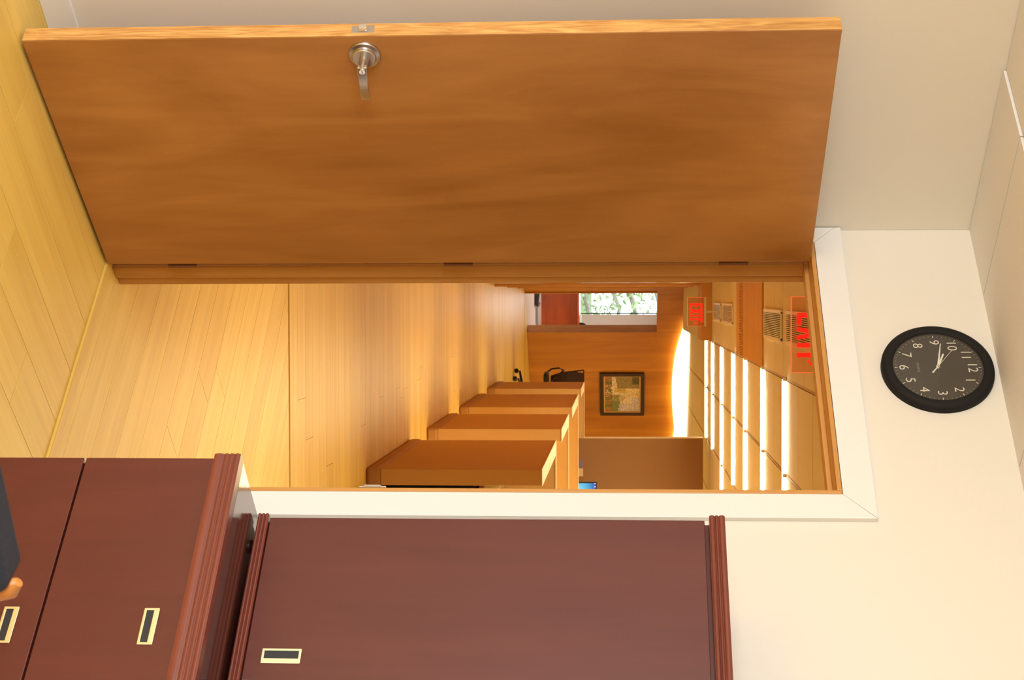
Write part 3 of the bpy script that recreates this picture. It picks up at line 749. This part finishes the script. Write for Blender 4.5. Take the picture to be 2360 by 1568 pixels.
def street(u, v):
    j = lambda k: rng.uniform(1-k, 1+k)
    c = (.60, .53, .55) if u > .8 or v > .8 else (.74, .60, .44)                                           # lavender grey sky
    if v > .55 and abs(u-.42) < .2: c = (.72, .56, .30)
    if u < .34 and v > .30 + .2*u: c = (.30, .22, .09)
    if u < .22 and v > .8: c = (.12, .10, .04)
    if .34 < u < .46 and v > .25 and v < .62: c = (.62, .42, .12)
    if .52 < u < .70 and v > .22 and v < .62 - abs(u-.6)*1.2: c = (.34, .27, .10) if v < .42 else (.55, .42, .22)
    if .70 < u and v < .45-.25*(u-.7): c = (.20, .24, .08)
    if v < .22: c = (.34, .20, .06) if (u*9) % 2 < 1.2 else (.14, .18, .05)
    if v < .14 and rng.random() < .15: c = (.62, .12, .05)
    if .25 < u < .6 and v < .3 and rng.random() < .2: c = (.75, .6, .3)
    k = j(.3); return tuple(min(1, x*k*j(.1)) for x in c)
grid_pic(-w2+b2, w2-b2, -h2+b2, h2-b2, 44, 34, -.02, street, 'canvas', vcol_mat('oil_paint', .5), pf)
# added glowing sheet: stands in for light washed over the end wall top
al = on_end('light_wash_patch', 'glowing arched patch standing in for warm light along the top of the end wall', 'light', 0, .035, 0)
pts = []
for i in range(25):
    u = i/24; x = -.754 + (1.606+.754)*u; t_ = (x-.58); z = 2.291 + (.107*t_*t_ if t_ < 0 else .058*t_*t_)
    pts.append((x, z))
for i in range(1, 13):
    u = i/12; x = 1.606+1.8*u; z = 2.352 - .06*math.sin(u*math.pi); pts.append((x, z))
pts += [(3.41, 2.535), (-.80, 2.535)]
obj('glow_sheet', MB().prism(pts, 'y', -.05, 0), M['light_wash'], al)

# ------------------------------------------------------------------ room beyond the far doorway
struct('floor.001', 'pale carpeted floor of the room beyond the far doorway', B(-2.5, 4.0, 24.6, 31.0, -.019, -.004), M['carpet'], 'floor')
fr2 = MB().box(-2.2, -.75, 30.2, 30.32, 0, 2.7).box(1.5, 4, 30.2, 30.32, 0, 2.7).box(-.75, 1.5, 30.2, 30.32, 0, .68).box(-.75, 1.5, 30.2, 30.32, 2.4, 2.7)
struct('wall_far.001', 'window wall of the room beyond the far doorway', fr2, M['wall'], 'wall')
struct('wall_left.002', 'side wall of the room beyond the far doorway', B(-2.32, -2.2, 24.6, 30.32, 0, 2.7), M['wall'], 'wall')
struct('wall_right.002', 'right side wall of the room beyond the far doorway', B(2.2, 2.32, 27.2, 30.32, 0, 2.7), M['wall'], 'wall')
struct('ceiling.002', 'ceiling of the room beyond the far doorway', B(-2.2, 2.2, 24.6, 30.2, 2.6, 2.7), M['tile'], 'ceiling')
w2_ = thing('window_2', 'bright far window with a dark mullion looking onto trees', 'window', (.375, 30.26, .68), 0, None, 'structure')
obj('window_frame', MB().box(-1.125, 1.125, -.03, .03, 0, .04).box(-1.125, 1.125, -.03, .03, 1.68, 1.72).box(-1.125, -1.085, -.03, .03, .04, 1.68).box(1.085, 1.125, -.03, .03, .04, 1.68), M['trim'], w2_)
obj('mullion', B(-.075, -.058, -.035, .035, .04, 1.68), M['dark_slot'], w2_)
obj('pane', B(-1.085, -.075, -.004, .004, .04, 1.68), M['pane'], w2_)
obj('pane', B(-.058, 1.085, -.004, .004, .04, 1.68), M['pane'], w2_)
bl = thing('roller_blind', 'white roller blind drawn over the right half of the far window', 'blind', (.33, 30.17, 2.38))
obj('blind_sheet', B(0, 1.12, -.002, .002, -1.64, 0), M['blind'], bl)
obj('roller', MB().cyl((0, 0, 0), (1.12, 0, 0), .02, None, 16), M['white_metal'], bl, 0, 40)
ds = thing('executive_desk', 'reddish mahogany desk in front of the far window', 'desk', (.45, 28.1, 0))
obj('desk_top', B(-.95, .95, -.05, .75, .715, .75), M['red_desk'], ds, .004)
obj('modesty_panel', B(-.9, .9, .0, .03, .10, .715), M['red_desk'], ds)
obj('base_rail', B(-.36, .9, -.012, .0, .045, .10), M['chrome'], ds, .002, label='bright metal rail along the foot')
for x in (-.9, .87): obj('desk_side', B(x, x+.03, 0, .7, 0, .715), M['red_desk'], ds)
fr3 = tag(obj('footrest', MB().prism([(-.28, 0), (.14, 0), (.19, .05), (-.28, .11)], 'y', -.15, .15), M['black'], None, .006), 'small black wedge footrest on the pale floor before the red desk', 'footrest'); fr3.location = (-.02, 27.9, -.004)
ph = thing('desk_phone', 'dark telephone on the red desk by the far window', 'telephone', (.535, 28.3, .75))
obj('base', MB().prism([(-.10, 0), (.10, 0), (.10, .03), (-.10, .07)], 'x', -.09, .09), M['black'], ph, .006)
obj('handset', MB().tube([(-.06, -.10, .08), (-.06, -.05, .10), (-.06, .05, .08), (-.06, .1, .05)], [.022, .016, .016, .022], 10), M['black'], ph, 0, 50)

# outdoors
struct('ground', 'lawn outside the windows', B(-60, 60, -60, 90, -.5, -.3), M['grass'], 'ground')
def tree(x, y, h, seed, label):
    rg = random.Random(seed); t = thing('tree', label, 'tree', (x, y, -.3))
    tips = []
    tk = MB().tube([(0, 0, 0), (.1, 0, h*.25), (.25, .1, h*.5), (.2, 0, h*.8)], [.22, .17, .12, .05], 10)
    for k in range(9):
        a = k*2.4; z = h*(.25+.06*k); p = Vector((.2, 0, z)); q = p + Vector((math.cos(a)*1.1, math.sin(a)*1.0, .25)); e = q + Vector((math.cos(a)*.8, math.sin(a)*.8, -.1))
        tk.tube([p, q, e], [.07, .045, .02], 6); tips += [q, e, (p+q)/2]
    obj('trunk', tk, M['bark'], t, 0, 50)
    vs, fs = [], []
    for k in range(1000):
        c = Vector(rg.choice(tips)) + Vector((rg.gauss(0, .45), rg.gauss(0, .45), rg.gauss(0, .4)))
        a = Vector((rg.gauss(0, 1), rg.gauss(0, 1), rg.gauss(0, 1))).normalized(); b = a.orthogonal().normalized(); s = rg.uniform(.05, .1)
        i = len(vs); vs += [c-a*s, c+b*s*.45, c+a*s, c-b*s*.45]; fs.append((i, i+1, i+2, i+3))
    o = obj('foliage', MB().add(vs, fs), M['leaf'], t); o['kind'] = 'stuff'
tree(-.6, 37, 3.4, 1, 'leafy tree outside the far window, nearer the left jamb')
tree(2.6, 41, 4.0, 2, 'leafy tree outside the far window, behind the blind')
tree(-2.6, 44, 4.4, 3, 'leafy tree outside the far window, farthest left')
